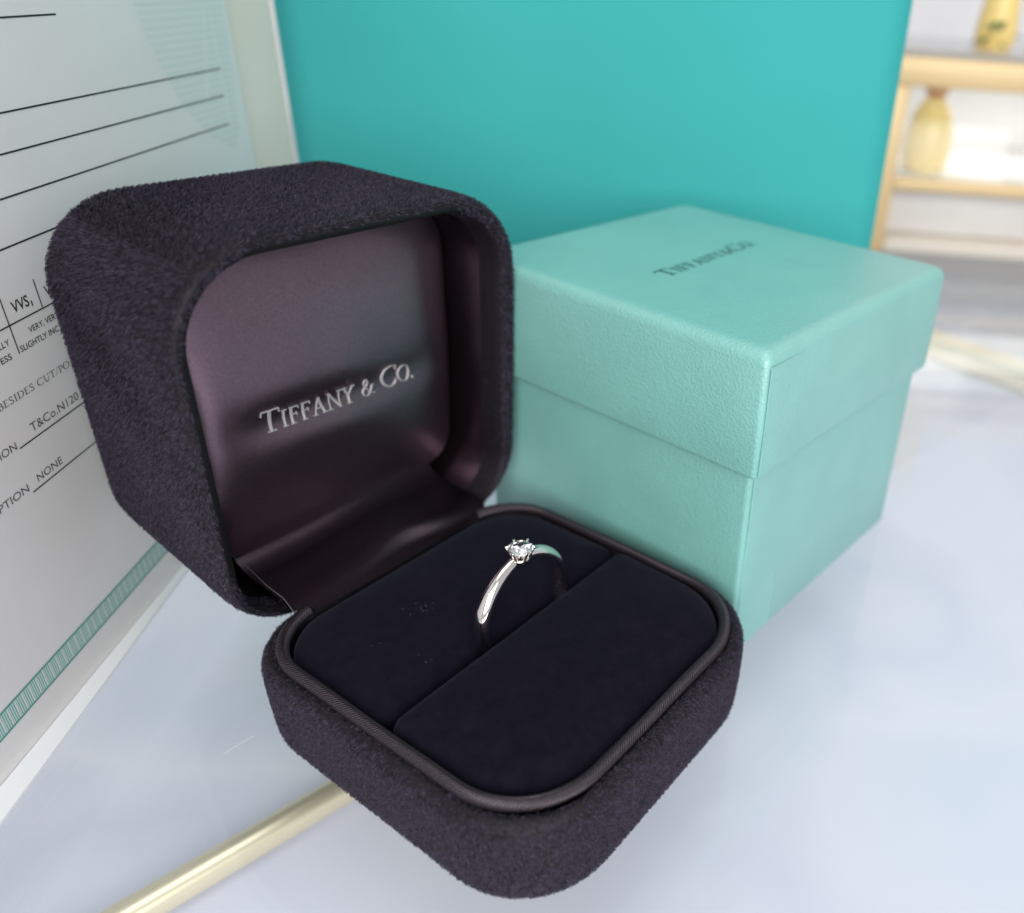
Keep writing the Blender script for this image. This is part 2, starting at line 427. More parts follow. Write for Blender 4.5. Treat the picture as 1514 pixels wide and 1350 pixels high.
# ------------------------------------------------------------------ the counter
F2 = np.array([0.84646, 0.53246]); R2 = np.array([0.53246, -0.84646])      # away from the viewer / to the right
def fw(a, b_, z): return (CP[0] + a * F2[0] + b_ * R2[0], CP[1] + a * F2[1] + b_ * R2[1], z)
glass = box('glass_counter_top', (-120, -420, -6), (640, 420, 0), M_glass, None, fw)
tag(glass, kind='structure')
RA = np.array([-54.4 + 1.2, 33.4 - 1.5]); RD = np.array([35.1, -6.6]); RD /= np.linalg.norm(RD); RN = np.array([-RD[1], RD[0]])
def rail_xy(a, b_): return RA + RD * a + RN * b_
def slab(name, a0, a1, b0, b1, z0, z1, M):
    return box(name, (a0, b0, z0), (a1, b1, z1), M, None, lambda x, y, z: (*rail_xy(x, y), z))
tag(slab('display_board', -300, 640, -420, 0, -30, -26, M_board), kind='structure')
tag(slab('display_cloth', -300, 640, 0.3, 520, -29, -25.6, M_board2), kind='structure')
rail = tube('support_rail', [(*rail_xy(a, 0), -22.9) for a in (-260, -130, 0, 60, 112)], 2.6, M_palegold, None, 24)
tag(rail, 'pale gold round rail seen under the counter glass beside the open ring box', 'rail')
cross = tube('support_rail', [(*(np.array([255.0, 6.0]) + np.array([-.21, -.978]) * t), -20.0) for t in (-160, 0, 200)], 5.6, M_palegold, None, 24)
tag(cross, 'pale gold cross rail under the counter glass in front of the gold showcase', 'rail')

# ------------------------------------------------------------------ ring box
H = 16.4
rb = thing('ring_box', 'open black suede ring box with satin lined lid holding a diamond ring', 'ring box')
BX, BY = 28.0, 29.4
def base_loop(ins, z, r=15.0):
    q = rrect(-29.0 + ins, BX - ins, -30.3 + ins, BY - ins, tuple(max(1.0, k - ins) for k in (12.5, 12.0, 14.0, 14.5)), 12, 8)
    return np.c_[q, np.full(len(q), z)]
bprof = [(9, 0.0), (3.4, 0.0), (1.9, 0.2), (0.95, 0.75), (0.45, 1.7), (0.25, 3.5), (0.1, 7), (0.0, 11), (0.05, 13.6), (0.45, 14.7), (1.2, 15.3), (2.0, 15.2), (2.6, 14.4), (2.8, 13.0), (2.9, 8.0)]
V, Fc = loft([base_loop(i, z) for i, z in bprof], True, True)
base_V, base_F = V, Fc
base = mesh('base_shell', V, Fc, M_suede, rb)

# satin piping
pl = rrect(-26.2, 26.0, -27.2, 27.0, (10.8, 10.2, 12.3, 12.8), 14, 16)
pl = [p for p in pl if not (p[1] > 26.6 and abs(p[0]) < 17)]
k0 = next(i for i in range(len(pl)) if math.dist(pl[i], pl[i - 1]) > 12)
pl = pl[k0:] + pl[:k0]
pip = tube('piping', [(x, y, 15.5 + 0.1 * math.sin(x * .3) * math.cos(y * .23)) for x, y in pl], 0.95, M_piping, rb, 18, False, True)

# cushions either side of the ring slot
def cushion(name, x0, x1, y0, y1, r, tilt):
    L = []
    prof = [(0.0, -9), (0.0, -2.9), (0.15, -2.0), (0.5, -1.3), (1.1, -0.75), (2.2, -0.25), (4, 0.2), (7, 0.6), (11, .8)]
    for ins, dz in prof:
        q = rrect(x0 + ins, x1 - ins, y0 + ins, y1 - ins, tuple(max(.4, k - ins) for k in r), 12, 14)
        z = H + dz + tilt(q[:, 0], q[:, 1]) * min(1, ins / 2 + .3) + 0.12 * np.sin(q[:, 0] * .31 + q[:, 1] * .2) * min(1, ins / 4)
        L.append(np.c_[q, z])
    V, Fc = loft(L, False, True)
    return mesh(name, V, Fc, M_velvet, rb)
cf = cushion('front_cushion', -25.2, 25.1, -26.2, -0.35, (2.6, 2.6, 11.6, 12.0), lambda x, y: 0.45 + 0.035 * (y + 12))
cr_ = cushion('rear_cushion', -25.2, 25.1, 0.35, 26.0, (10.0, 9.6, 2, 2), lambda x, y: -0.1 - 0.02 * (y - 12))
mesh('slot_floor', [(-24, -2, 8), (24, -2, 8), (24, 2, 8), (-24, 2, 8)], [(0, 1, 2, 3)], M_velvet, rb)

# lid, local (x, v up the opening, w back)
AL = -0.055; LY, LZ = 29.65, 16.1
ca, sa = math.cos(AL), math.sin(AL)
def lid(x, v_, w_): return (x, LY + sa * v_ + ca * w_, LZ + ca * v_ - sa * w_)
LX0, LX1, LV0, LV1 = -27.0, 30.7, -2.0, 56.0
def lid_loop(ins, w_, r=13.8, bot=1.0):
    q = rrect(LX0 + ins, LX1 - ins, LV0 + ins * bot, LV1 - ins, (max(.8, r - ins), max(.8, r - ins), max(.8, r - 2.5 - ins), max(.8, r - 2.5 - ins)), 12, 8)
    return np.array([lid(a, b_, w_) for a, b_ in q])
lprof = [(14, 37.4), (7, 37.2), (4.6, 36.6), (3.0, 35.3), (2.0, 33.6), (1.5, 31), (1.0, 22), (0.5, 12), (0.1, 5), (0.0, 2.2), (0.12, .8), (0.45, .2), (1.0, 0.0), (1.8, .3), (2.4, 1.1), (2.85, 2.8), (3.15, 5.6)]
loops = []
for k, (i, w_) in enumerate(lprof):
    lp = lid_loop(i, w_, 13.8, 1.0 if k < 9 else 0.12)
    if k >= 8:                                          # the hinge edge dips under the satin strip
        drop = (lp[:, 2] < LZ + 2) / (1 + np.exp(np.abs(lp[:, 0] - 1.3) - 15.5))
        lp[:, 2] -= 0.6 * drop
    loops.append(lp)
lid_V, lid_F = loft(loops, True, False)
lidsh = mesh('lid_shell', lid_V, lid_F, M_suede, rb)
# satin wall lining
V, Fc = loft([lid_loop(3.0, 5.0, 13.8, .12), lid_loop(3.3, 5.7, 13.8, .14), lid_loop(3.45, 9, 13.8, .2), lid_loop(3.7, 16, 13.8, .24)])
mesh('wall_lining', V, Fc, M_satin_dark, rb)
# padded satin panel with a pulled-in row for the lettering
VT = 26.0
def panel_w(x, v_):
    dx = min(x - LX0 - 3.5, LX1 - 3.5 - x); dv = min(v_ - 1.0, LV1 - 3.5 - v_); dx = max(dx, 0.0); dv = max(dv, 0.0); d = dx * dv / (dx + dv + 1e-6) * 1.15
    e = 13.8 - 2.6 * (1 - math.exp(-d / 3.2)) - 4.0 * math.sin(math.pi * min(1, max(0, (v_ - 1.5) / 48.5))) ** .9 * (1 - math.exp(-d / 6))
    win = 1 / (1 + math.exp(-(x + 14) / 2.0)) / (1 + math.exp((x - 18) / 2.0))
    e += 1.35 * math.exp(-((v_ - VT + 0.3) / 3.0) ** 2) * win
    e += 0.05 * math.sin(x * .42 + v_ * .2) * math.sin(v_ * .37 - x * .1)
    return e
L = []
for ins in [0, .25, .6, 1, 1.5, 2.2, 3, 4, 5, 6, 7, 8, 9, 10, 11, 12, 13, 14, 15, 16, 17, 18, 19, 20, 21, 22, 23, 24, 24.8, 25.4]:
    q = rrect(LX0 + 3.5 + ins, LX1 - 3.5 - ins, 1.0 + ins, LV1 - 3.5 - ins, max(.6, 11.0 - ins), 8, 24)
    L.append(np.array([lid(a, b_, panel_w(a, b_)) for a, b_ in q]))
V, Fc = loft(L, False, True)
panel = mesh('satin_panel', V, Fc, M_satin, rb)
serif_text('TIFFANY & CO.', 28.3, 3.75, lambda a, b_, h: lid(-12.7 + a, VT - 1.9 + b_, panel_w(-12.7 + a, VT - 1.9 + b_) - h - .05), 0.30, M_thread, panel, 'embroidered_letter', big=(0, 10), small=.76, bold=1.12)

# hinge strip of satin between cushion and lid
V = []; Fc = []; NX, NY = 60, 26
for i in range(NX + 1):
    x = -18.6 + 39.4 * i / NX; t = i / NX
    crest = 28.6 + 3.2 * math.exp(-((t - .55) / .2) ** 2) + 0.5 * math.sin(t * 9)
    for j in range(NY + 1):
        s = j / NY; y0 = 25.6 + 2.2 * abs(2 * t - 1) ** 10; y = y0 + (43.6 - y0) * s
        hgt = 1.1 + 1.1 * math.exp(-((t - .58) / .24) ** 2)
        up = 1 / (1 + math.exp(-(y - crest + 1.6) / 0.9))
        z = 15.6 + hgt * up + 2.4 * max(0, (y - 38.5) / 5) ** 2 + .5 * max(0, y - 33) / 10
        V.append((x, y, z))
for i in range(NX):
    for j in range(NY):
        k = i * (NY + 1) + j; Fc.append((k, k + 1, k + NY + 2, k + NY + 1))
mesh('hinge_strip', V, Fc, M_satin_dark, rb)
tube('loose_thread', [(-19.0, 27.4, 16.2), (-19.1, 29.5, 18.0), (-19.4, 33, 18.9), (-19.0, 38, 19.6), (-19.6, 42, 21.0)], 0.04, M_inkgrey, rb, 6)

# suede pile: short combed fibres on both shells
def pile(name, V, Fc, keep, dens, parent, lo, hi, seed):
    r = np.random.default_rng(seed); V = np.asarray(V, float)
    T = []
    for f in Fc:
        if len(f) == 4: T += [(f[0], f[1], f[2]), (f[0], f[2], f[3])]
        else: T.append(f)
    T = np.array(T); A, B, C = V[T[:, 0]], V[T[:, 1]], V[T[:, 2]]
    N = np.cross(B - A, C - A); ar = np.linalg.norm(N, axis=1) / 2 + 1e-12
    cen = (A + B + C) / 3
    ok = keep(cen); wgt = ar * ok
    n = int(wgt.sum() * dens)
    idx = r.choice(len(T), n, p=wgt / wgt.sum())
    u, w_ = r.random(n), r.random(n); fl = u + w_ > 1; u[fl] = 1 - u[fl]; w_[fl] = 1 - w_[fl]
    P = A[idx] + (B - A)[idx] * u[:, None] + (C - A)[idx] * w_[:, None]
    nn = N[idx] / (2 * ar[idx])[:, None]
    c0 = V.mean(0); sgn = np.sign(((P - c0) * nn).sum(1)); 
    return P, nn, sgn, n, r
def build_pile(name, V, Fc, keep, outward, dens, parent, lo, hi, seed):
    P, nn, sgn, n, r = pile(name, V, Fc, keep, dens, parent, lo, hi, seed)
    o = outward(P); s = np.sign((o * nn).sum(1)); nn = nn * s[:, None]
    # combed field: slow swirls
    a = 1.1 * np.sin(P[:, 0] * .11 + P[:, 2] * .17 + 1) + 1.0 * np.sin(P[:, 1] * .13 - P[:, 2] * .21) + .8 * np.sin(P[:, 0] * .31 - P[:, 1] * .27 + P[:, 2] * .3)
    ref = np.tile(np.array([0.25, 0.1, -1.0]), (n, 1)); top = np.abs(nn[:, 2]) > .8; ref[top] = (0.9, -.5, 0)
    t1 = ref - nn * (ref * nn).sum(1)[:, None]; t1 /= np.linalg.norm(t1, axis=1)[:, None] + 1e-9
    t2 = np.cross(nn, t1)
    a = a * .22 + r.normal(0, .3, n) + .8 * np.sin(P[:, 0] * 5.1 + 2 * np.sin(P[:, 2] * 3.3)) * np.sin(P[:, 1] * 4.7 + P[:, 2] * 4.1 + 2 * np.sin(P[:, 0] * 2.9))
    tv = t1 * np.cos(a)[:, None] + t2 * np.sin(a)[:, None]
    lean = np.clip(r.normal(.62 + .4 * np.clip((52 - P[:, 2]) / 22, 0, 1), .2, n) + .25 * np.sin(P[:, 0] * 6.3 + P[:, 2] * 2) * np.sin(P[:, 2] * 5.9 + P[:, 1] * 4), .1, 1.4)   # brushed flat low down, standing up on top
    d = nn * np.cos(lean)[:, None] + tv * np.sin(lean)[:, None]
    ln_ = r.uniform(lo, hi, n); long_ = r.random(n) < .025; ln_[long_] *= 1.5
    sd = np.cross(d, nn + r.normal(0, .4, (n, 3))); sd /= np.linalg.norm(sd, axis=1)[:, None] + 1e-9
    wd = r.uniform(.04, .075, n)
    p0 = P - nn * .05; d2 = d + tv * .25 - nn * .12; d2 /= np.linalg.norm(d2, axis=1)[:, None]
    p1 = p0 + d * (ln_ * .55)[:, None]; p2 = p1 + d2 * (ln_ * .45)[:, None]
    # tufts: tips lean together, leaving dark gaps between
    jit = .35 * np.c_[np.sin(P[:, 1] * 2.3 + P[:, 2] * 1.7), np.sin(P[:, 2] * 2.1 + P[:, 0] * 1.9), np.sin(P[:, 0] * 2.6 + P[:, 1] * 1.5)]
    cell = np.floor((P + jit) / 1.0).astype(np.int64)
    key = (cell[:, 0] + 500) * 4000000 + (cell[:, 1] + 500) * 2000 + cell[:, 2] + 500
    _, inv, cnt = np.unique(key, return_inverse=True, return_counts=True)
    inv = inv.ravel(); tip = np.stack([np.bincount(inv, p2[:, k]) / cnt for k in range(3)], 1)[inv]
    p2 = p2 + (tip - p2) * r.uniform(.45, .95, n)[:, None]; p1 = p1 + (tip - p2) * .15
    h = (sd * (wd / 2)[:, None])
    VV = np.stack([p0 - h, p0 + h, p1 - h * .8, p1 + h * .8, p2], 1).reshape(-1, 3) * S
    k = np.arange(n) * 5
    tri = np.stack([k, k + 1, k + 3, k, k + 3, k + 2, k + 2, k + 3, k + 4], 1).ravel()
    me = bpy.data.meshes.new(name)
    me.vertices.add(len(VV)); me.vertices.foreach_set('co', VV.ravel())
    nt_ = n * 3; me.loops.add(nt_ * 3); me.loops.foreach_set('vertex_index', tri.astype(np.int32))
    me.polygons.add(nt_); me.polygons.foreach_set('loop_start', np.arange(nt_, dtype=np.int32) * 3)
    me.update(calc_edges=True)
    o_ = link(name, me, M_pile, parent); o_['kind'] = 'stuff'
    return o_
DENS = 34.0
def inset(x, y, bx, by, r):
    dx = np.abs(x) - (bx - r); dy = np.abs(y) - (by - r)
    return r - np.hypot(np.maximum(dx, 0), np.maximum(dy, 0)) - np.minimum(np.maximum(dx, dy), 0)
def out_base(P):
    o = P.copy(); o[:, 2] = np.where(P[:, 2] > 14.4, 40, 0.0); return o
build_pile('suede_pile', base_V, base_F, lambda c: (c[:, 2] > 0.25) & ~((c[:, 2] > 2.5) & (c[:, 2] < 14.9) & (inset(c[:, 0] + .5, c[:, 1] + .45, 28.5, 29.85, 13.5) > 2.3)), out_base, DENS, base, .45, .9, 3)
lc = np.array(lid(1.3, 26.7, 19.0))
def lid_w(c): return (c[:, 1] - LY) * ca - (c[:, 2] - LZ) * sa
def out_lid(P):
    o = P - lc; w_ = lid_w(P); o[:, 1] = np.where(w_ < 1.2, -60, np.where(w_ > 36, 60, 0)); return o
def keep_lid(c):
    w_ = lid_w(c); v_ = (c[:, 1] - LY) * sa + (c[:, 2] - LZ) * ca
    ins = inset(c[:, 0] - (LX0 + LX1) / 2, v_ - (LV0 + LV1) / 2, (LX1 - LX0) / 2, (LV1 - LV0) / 2, 15)
    return ~((w_ < 6) & ((ins > 1.1) & (w_ < 5.9) & (c[:, 0] < 20)) & (v_ > 3)) & ~((v_ < 3) & (w_ < 4) & (np.abs(c[:, 0] - 1) < 18))
build_pile('suede_pile', lid_V, lid_F, keep_lid, out_lid, DENS, lidsh, .45, .9, 5)
# lint on the velvet
lv = []; lf = []
for (lx, ly, k) in [(-7.5, 11.5, 7), (-6.6, 12.6, 4), (-14, 3, 3), (-9, 13.5, 2), (12, -14, 3), (-3, -17, 2), (17, -8, 2), (-18, 12, 2)]:
    for _ in range(k):
        a = random.uniform(0, 6.28); x, y = lx + random.gauss(0, .9), ly + random.gauss(0, .7); q = random.uniform(.2, .55)
        z = H + .95; b0 = len(lv); c_, s_ = math.cos(a) * q, math.sin(a) * q; e = .02
        lv += [(x - s_ * e / q, y + c_ * e / q, z), (x + s_ * e / q, y - c_ * e / q, z), (x + c_ + s_ * e / q, y + s_ - c_ * e / q, z + .06), (x + c_ - s_ * e / q, y + s_ + c_ * e / q, z + .06)]
        lf.append((b0, b0 + 1, b0 + 2, b0 + 3))
lint = mesh('lint', lv, lf, M_inkgrey, rb); lint['kind'] = 'stuff'

# ------------------------------------------------------------------ diamond ring
RXc, RY, RZ, RR = 1.9, 0.35, 18.3, 9.6
ring = thing('diamond_ring', 'polished white metal solitaire ring standing in the black velvet slot', 'ring', (RXc, RY, RZ - RR))
NB = 160; L = []
gap = math.radians(11.0)
for i in range(NB):
    ph = gap + (2 * math.pi - 2 * gap) * i / (NB - 1)            # from the head, all the way round
    k = min(1, abs(math.sin(ph / 2)) * 1.35)                     # 0 at the head
    wd = 0.66 + 0.86 * k; thk = 1.25 + .15 * (1 - k)
    sec = [(-wd, .1)] + [(-wd * math.cos(q), .1 + (thk - .1) * math.sin(q) ** .9) for q in np.linspace(.25, math.pi - .25, 11)] + [(wd, .1), (wd * .8, 0), (-wd * .8, 0)]
    L.append(np.array([(RXc + (RR - 1.3 + t) * math.sin(ph), RY + s_, RZ + (RR - 1.3 + t) * math.cos(ph)) for s_, t in sec]))
V, Fc = loft(L, True, True)
band = mesh('band', V, Fc, M_plat, ring, True, None, 40)
ZT = RZ + RR + 0.85                                              # girdle height
RDm = 1.95
bm = bmesh.new()
for k in range(8):
    a = math.radians(45 * k)
    bm.verts.new((0.56 * math.cos(a), 0.56 * math.sin(a), .31))
    a2 = a + math.radians(22.5); bm.verts.new((0.80 * math.cos(a2), 0.80 * math.sin(a2), .185))
    bm.verts.new((0.42 * math.cos(a2), 0.42 * math.sin(a2), -.50))
for k in range(16):
    a = math.radians(22.5 * k + 11.25)
    for z in (.02, -.02): bm.verts.new((math.cos(a), math.sin(a), z))
bm.verts.new((0, 0, -.86))
bmesh.ops.convex_hull(bm, input=bm.verts[:])
for v_ in bm.verts:
    c = Matrix.Rotation(math.radians(14), 3, 'Z') @ v_.co
    v_.co = Vector((RXc + c.x * RDm, RY + c.y * RDm, ZT + c.z * RDm)) * S
me = bpy.data.meshes.new('diamond'); bm.to_mesh(me); bm.free()
link('diamond', me, M_dia, ring)
# open basket: collar, shoulders and six claws
ccl = [(RXc + 1.15 * math.cos(a), RY + 1.05 * math.sin(a), ZT - 1.75) for a in np.linspace(0, 2 * math.pi, 25)[:-1]]
tube('basket_collar', ccl, .26, M_plat, ring, 10, True)
for k in range(6):
    a = math.radians(60 * k + 12)
    c_, s_ = math.cos(a), math.sin(a)
    pp = [(r_, z_) for r_, z_ in [(.75, -2.35), (1.10, -1.6), (1.5, -.85), (1.88, -.25), (2.03, .05), (2.0, .24), (1.80, .33)]]
    tube('prong', [(RXc + r_ * c_, RY + r_ * s_ * .98, ZT + z_) for r_, z_ in pp], [.30, .28, .25, .22, .23, .25, .12], M_plat, ring, 10)
for sx in (-1, 1):
    tube('shoulder', [(RXc + sx * 3.2, RY, RZ + RR - 1.45), (RXc + sx * 1.9, RY, RZ + RR - .75), (RXc + sx * 1.1, RY, ZT - 2.2)], [.2, .45, .34], M_plat, ring, 10)
def inner(a, b_, h):
    ph = math.radians(104) - a / (RR - 1.3)
    q = RR - 1.3 - h * .8
    return (RXc + q * math.sin(ph), RY - .42 + b_, RZ + q * math.cos(ph))
sans_text('T&CO.', 0, 0, 4.2, .85, inner, M_engrave, band, 'engraving')

# ------------------------------------------------------------------ turquoise gift box
TX, TY, TA = 27.6, -23.6, -0.07
tc_, ts_ = math.cos(TA), math.sin(TA)
def tb(u, v_, z): return (TX + tc_ * u - ts_ * v_, TY + ts_ * u + tc_ * v_, z)
GA, GB, GH, GL_ = 62.6, 64.0, 58.1, 20.5
gb = thing('gift_box', 'pale turquoise leatherette gift box with overhanging lid and dark serif lettering', 'gift box', tb(GA / 2, GB / 2, 0))
def gl_loop(ins, z, r, wob=0.0):
    q = rrect(ins, GA - ins, ins, GB - ins, r, 5, 14)
    zz = z + wob * np.sin(q[:, 0] * .15 + q[:, 1] * .09)
    return np.array([tb(a, b_, c) for (a, b_), c in zip(q, zz)])
BI = 1.5
V, Fc = loft([gl_loop(BI + 1, 0, .8), gl_loop(BI + .25, .15, .8), gl_loop(BI, .6, .9), gl_loop(BI, 20, .9), gl_loop(BI, 50, .9)], True, True)
gbase = mesh('box_base', V, Fc, M_teal, gb, True, None, 50)
zb = GH - GL_
V, Fc = loft([gl_loop(1.05, zb + 1.0, .7), gl_loop(.9, zb + .05, .7), gl_loop(.45, zb - .12, .8, .05), gl_loop(.08, zb + .1, .9, .05), gl_loop(0, zb + .5, .9), gl_loop(-.12, zb + 8, 1.0), gl_loop(0, GH - 2.1, 1.1), gl_loop(.16, GH - 1.25, 1.3), gl_loop(.6, GH - .5, 1.5), gl_loop(1.4, GH - .08, 1.9), gl_loop(2.6, GH, 2), gl_loop(10, GH + .12, 3), gl_loop(24, GH + .2, 4)], False, True)
glid = mesh('box_lid', V, Fc, M_teal, gb, True, None, 60)
# wrapped paper flaps with their seam beside the near corner
def flap(parent, z0, z1, off, u0):
    q = [(u0, z0), (GA - 2.5, z0), (GA - 2.5, z1), (u0 + .1, z1 - .3), (u0 + .3, z1 - 2.2)]
    q = [(u0 + .15 * math.sin(z0 + t * 9) * t, z0 + (z1 - z0) * t) for t in np.linspace(0, 1, 12)]
    V = []; Fc = []
    for u, z in q:
        V += [tb(u, off, z), tb(u + .05, off - .11, z), tb(u + .35, off - .15, z), tb(u + 6, off - .10, z), tb(u + 14, off + .05, z)]
    for i in range(len(q) - 1):
        for k in range(4): Fc.append((i * 5 + k, i * 5 + k + 1, i * 5 + k + 6, i * 5 + k + 5))
    return mesh('paper_flap', V, Fc, M_teal, parent, True)
flap(glid, zb + .3, GH - 2.2, .03, .75)
flap(gbase, .5, zb - .4, BI, BI + .9)
for par, z0, z1, off, u in ((glid, zb + .2, GH - 2.4, -.08, .62), (gbase, .6, zb - .2, BI - .02, BI + .8)):
    mesh('seam', [tb(u, off - .02, z0), tb(u + .16, off - .02, z0), tb(u + .2, off - .02, z1), tb(u + .04, off - .02, z1)], [(0, 1, 2, 3)], M_crease, par, False)
def tt(a, b_, h):
    return (45.9 + a * .9985 - b_ * .055, 6.3 + a * -.02 + b_ * .9985, GH + .27 + h)
serif_text('TIFFANY&CO.', 30.2, 3.3, tt, 0.035, M_tealprint, glid, 'printed_letter', big=(0, 8), small=.80, bold=.85)

# ------------------------------------------------------------------ turquoise shopping bag
bag = thing('shopping_bag', 'saturated turquoise paper shopping bag standing behind the gift box', 'bag', fw(250, 0, 0))
bl = ((58.4 - CP[0]) * R2[0] + (127.0 - CP[1]) * R2[1]); br = ((135.1 - CP[0]) * R2[0] + (5.0 - CP[1]) * R2[1])
def bagsheet(name, f, n, m_):
    V = [f(i / n, j / m_) for i in range(n + 1) for j in range(m_ + 1)]
    Fc = [(i * (m_ + 1) + j, i * (m_ + 1) + j + 1, (i + 1) * (m_ + 1) + j + 1, (i + 1) * (m_ + 1) + j) for i in range(n) for j in range(m_)]
    o = mesh(name, V, Fc, M_bag, bag); 
    md = o.modifiers.new('thickness', 'SOLIDIFY'); md.thickness = .35 * S; md.offset = 0
    return o
BHT, BD = 185.0, 62.0
bagsheet('front_panel', lambda s, t: fw(215 - 2.2 * math.sin(math.pi * s) * math.sin(math.pi * min(1, t * .9)) + 4 * t * t, bl + (br - bl) * s, BHT * t), 24, 24)
bagsheet('back_panel', lambda s, t: fw(215 + BD - 4 * t * t, bl + (br - bl) * s, BHT * t), 8, 8)
for sx in (bl, br):
    bagsheet('gusset', lambda s, t, sx=sx: fw(215 + 4 * t * t + (BD - 8 * t * t) * s, sx + (1 if sx == bl else -1) * 9 * t * (1 - abs(2 * s - 1)), BHT * t), 12, 10)
bagsheet('bottom', lambda s, t: fw(215.5 + (BD - 1) * s, bl + (br - bl) * t, .6), 4, 4)
for yb in (219.5, 215 + BD - 4.5):
    tube('handle', [fw(yb, (bl + br) / 2 + 28 * math.cos(a), BHT - 12 + 45 * math.sin(a)) for a in np.linspace(0, math.pi, 20)], 1.6, M_cord, bag, 10)

# ------------------------------------------------------------------ certificate in its cream folder
PA = np.array([-55.83, 44.64]); PD = np.array([0.82137, 0.57039]); PN = np.array([-0.57039, 0.82137])
def ps(s, z, off=0.0):
    q = PA + PD * s - PN * off
    return (q[0], q[1], z)
def sheet(name, s0, s1, z0, z1, off, th, M, parent, bend=0.0):
    V = []; Fc = []; n = 24
    for i in range(n + 1):
        s = s0 + (s1 - s0) * i / n; b_ = bend * max(0, (s - 60) / 60) ** 2
        V += [ps(s, z0, off - b_), ps(s, z1, off - b_), ps(s, z1, off - th - b_), ps(s, z0, off - th - b_)]
        if i:
            k = 4 * i
            for q in range(4): Fc.append((k - 4 + q, k - 4 + (q + 1) % 4, k + (q + 1) % 4, k + q))
    Fc.append((0, 1, 2, 3)); Fc.append(tuple(4 * n + q for q in range(4)))
    return mesh(name, V, Fc, M, parent, True, None, 30)
fo = sheet('card_folder', -72, 136, 0, 160, -1.2, 1.0, M_card, None)
tag(fo, 'cream card folder standing behind the printed certificate, its edge against the bag', 'folder')
def stripw(s_): return 1.0 + 2.6 * max(0, (60 - s_) / 60)
LV_ = []; LF_ = []
for i, s_ in enumerate(np.linspace(-60, 62, 16)):
    LV_ += [ps(s_, 0.05, .15), ps(s_, .45, .15), ps(s_, .40, stripw(s_)), ps(s_, .05, stripw(s_) + .1)]
    if i:
        for q in range(4): LF_.append((4 * i - 4 + q, 4 * i - 4 + (q + 1) % 4, 4 * i + (q + 1) % 4, 4 * i + q))
mesh('foot_strip', LV_, LF_, M_strip, fo, True, None, 30)  # thin white strip along the sheet's foot, wider at the near end
cert = thing('certificate', 'white diamond certificate with black ruled lines, grading text and green border', 'certificate', ps(30, 0, 0))
sh = sheet('paper_sheet', -68, 112.0, 0, 156, 0.0, .6, M_paper, cert)
def cf_(a, b_, h=0.03): return ps(a, b_, .04 + h * .3)
def rule(s0, s1, z, w_=.22, M=M_ink): 
    o = .06
    mesh('ruled_line', [ps(s0, z - w_ / 2, o), ps(s1, z - w_ / 2, o), ps(s1, z + w_ / 2, o), ps(s0, z + w_ / 2, o)], [(0, 1, 2, 3)], M, sh, False)
def vrule(s, z0, z1, w_=.2):
    o = .064
    mesh('table_line', [ps(s - w_ / 2, z0, o), ps(s + w_ / 2, z0, o), ps(s + w_ / 2, z1, o), ps(s - w_ / 2, z1, o)], [(0, 1, 2, 3)], M_ink, sh, False)
for s0, s1, z in ((-20, 58.8, 92.4), (-20, 104.6, 81.5), (-20, 103.8, 76.7), (-20, 103.6, 71.5), (-20, 60, 65.6), (-20, 60, 56.15), (24.6, 60, 40.35), (24.0, 60, 33.55)):
    rule(s0, s1, z, .24 if z > 60 else .2)
for s, z0, z1 in ((30.5, 52.1, 60.2), (37.55, 56.3, 60.4), (44.6, 52.1, 60.4)): vrule(s, z0, z1)
sans_text('VVS', 32.0, 57.35, 3.4, 1.55, cf_, M_ink, sh, 'printed_text', .012)
sans_text('1', 35.75, 57.1, .25, .75, cf_, M_ink, sh, 'printed_text')
sans_text('VVS', 39.0, 57.35, 3.4, 1.5, cf_, M_ink, sh, 'printed_text', .006)
sans_text('VERY, VERY', 33.6, 53.9, 6.6, .85, cf_, M_ink, sh, 'printed_text', .006)
sans_text('SLIGHTLY INC', 30.95, 52.1, 8.3, .85, cf_, M_ink, sh, 'printed_text', .006)
sans_text('LLY', 27.4, 53.8, 2.1, .85, cf_, M_ink, sh, 'printed_text', .006)
sans_text('ESS', 26.9, 51.95, 2.1, .85, cf_, M_ink, sh, 'printed_text', .006)
sans_text('T&Co.N120', 27.7, 41.3, 11.0, 1.25, cf_, M_inkgrey, sh, 'printed_text')
sans_text('ION', 20.9, 40.5, 3.3, 1.15, cf_, M_inkgrey, sh, 'printed_text')
sans_text('NONE', 25.6, 34.3, 5.6, 1.15, cf_, M_inkgrey, sh, 'printed_text')
sans_text('PTION', 17.5, 34.1, 6.0, 1.15, cf_, M_inkgrey, sh, 'printed_text')
def sl(a, b_, h): return ps(23.5 + a, 46.5 + b_, .05 + h)
serif_text('BESIDES CUT/PO', 15.6, 1.0, sl, .012, M_inkgrey, sh, 'printed_text', each=False)
# border band: pale fill, two edge lines and upright ticks
mesh('border_band', [ps(-60, 6.0, .03), ps(106, 6.0, .03), ps(106, 9.4, .03), ps(-60, 9.4, .03)], [(0, 1, 2, 3)], M_band, sh, False)
rule(-60, 106, 6.0, .28, M_bandline); rule(-60, 106, 9.4, .28, M_bandline)
tv, tf = [], []
for i in range(330):
    s = -20 + i * .38
    w_ = .13 if i % 4 else .26
    b0 = len(tv); o = .05
    tv += [ps(s, 6.2, o), ps(s + w_, 6.2, o), ps(s + w_, 9.2, o), ps(s, 9.2, o)]; tf.append((b0, b0 + 1, b0 + 2, b0 + 3))
tk = mesh('border_tick_print', tv, tf, M_watermark, sh, False); tk['kind'] = 'stuff'
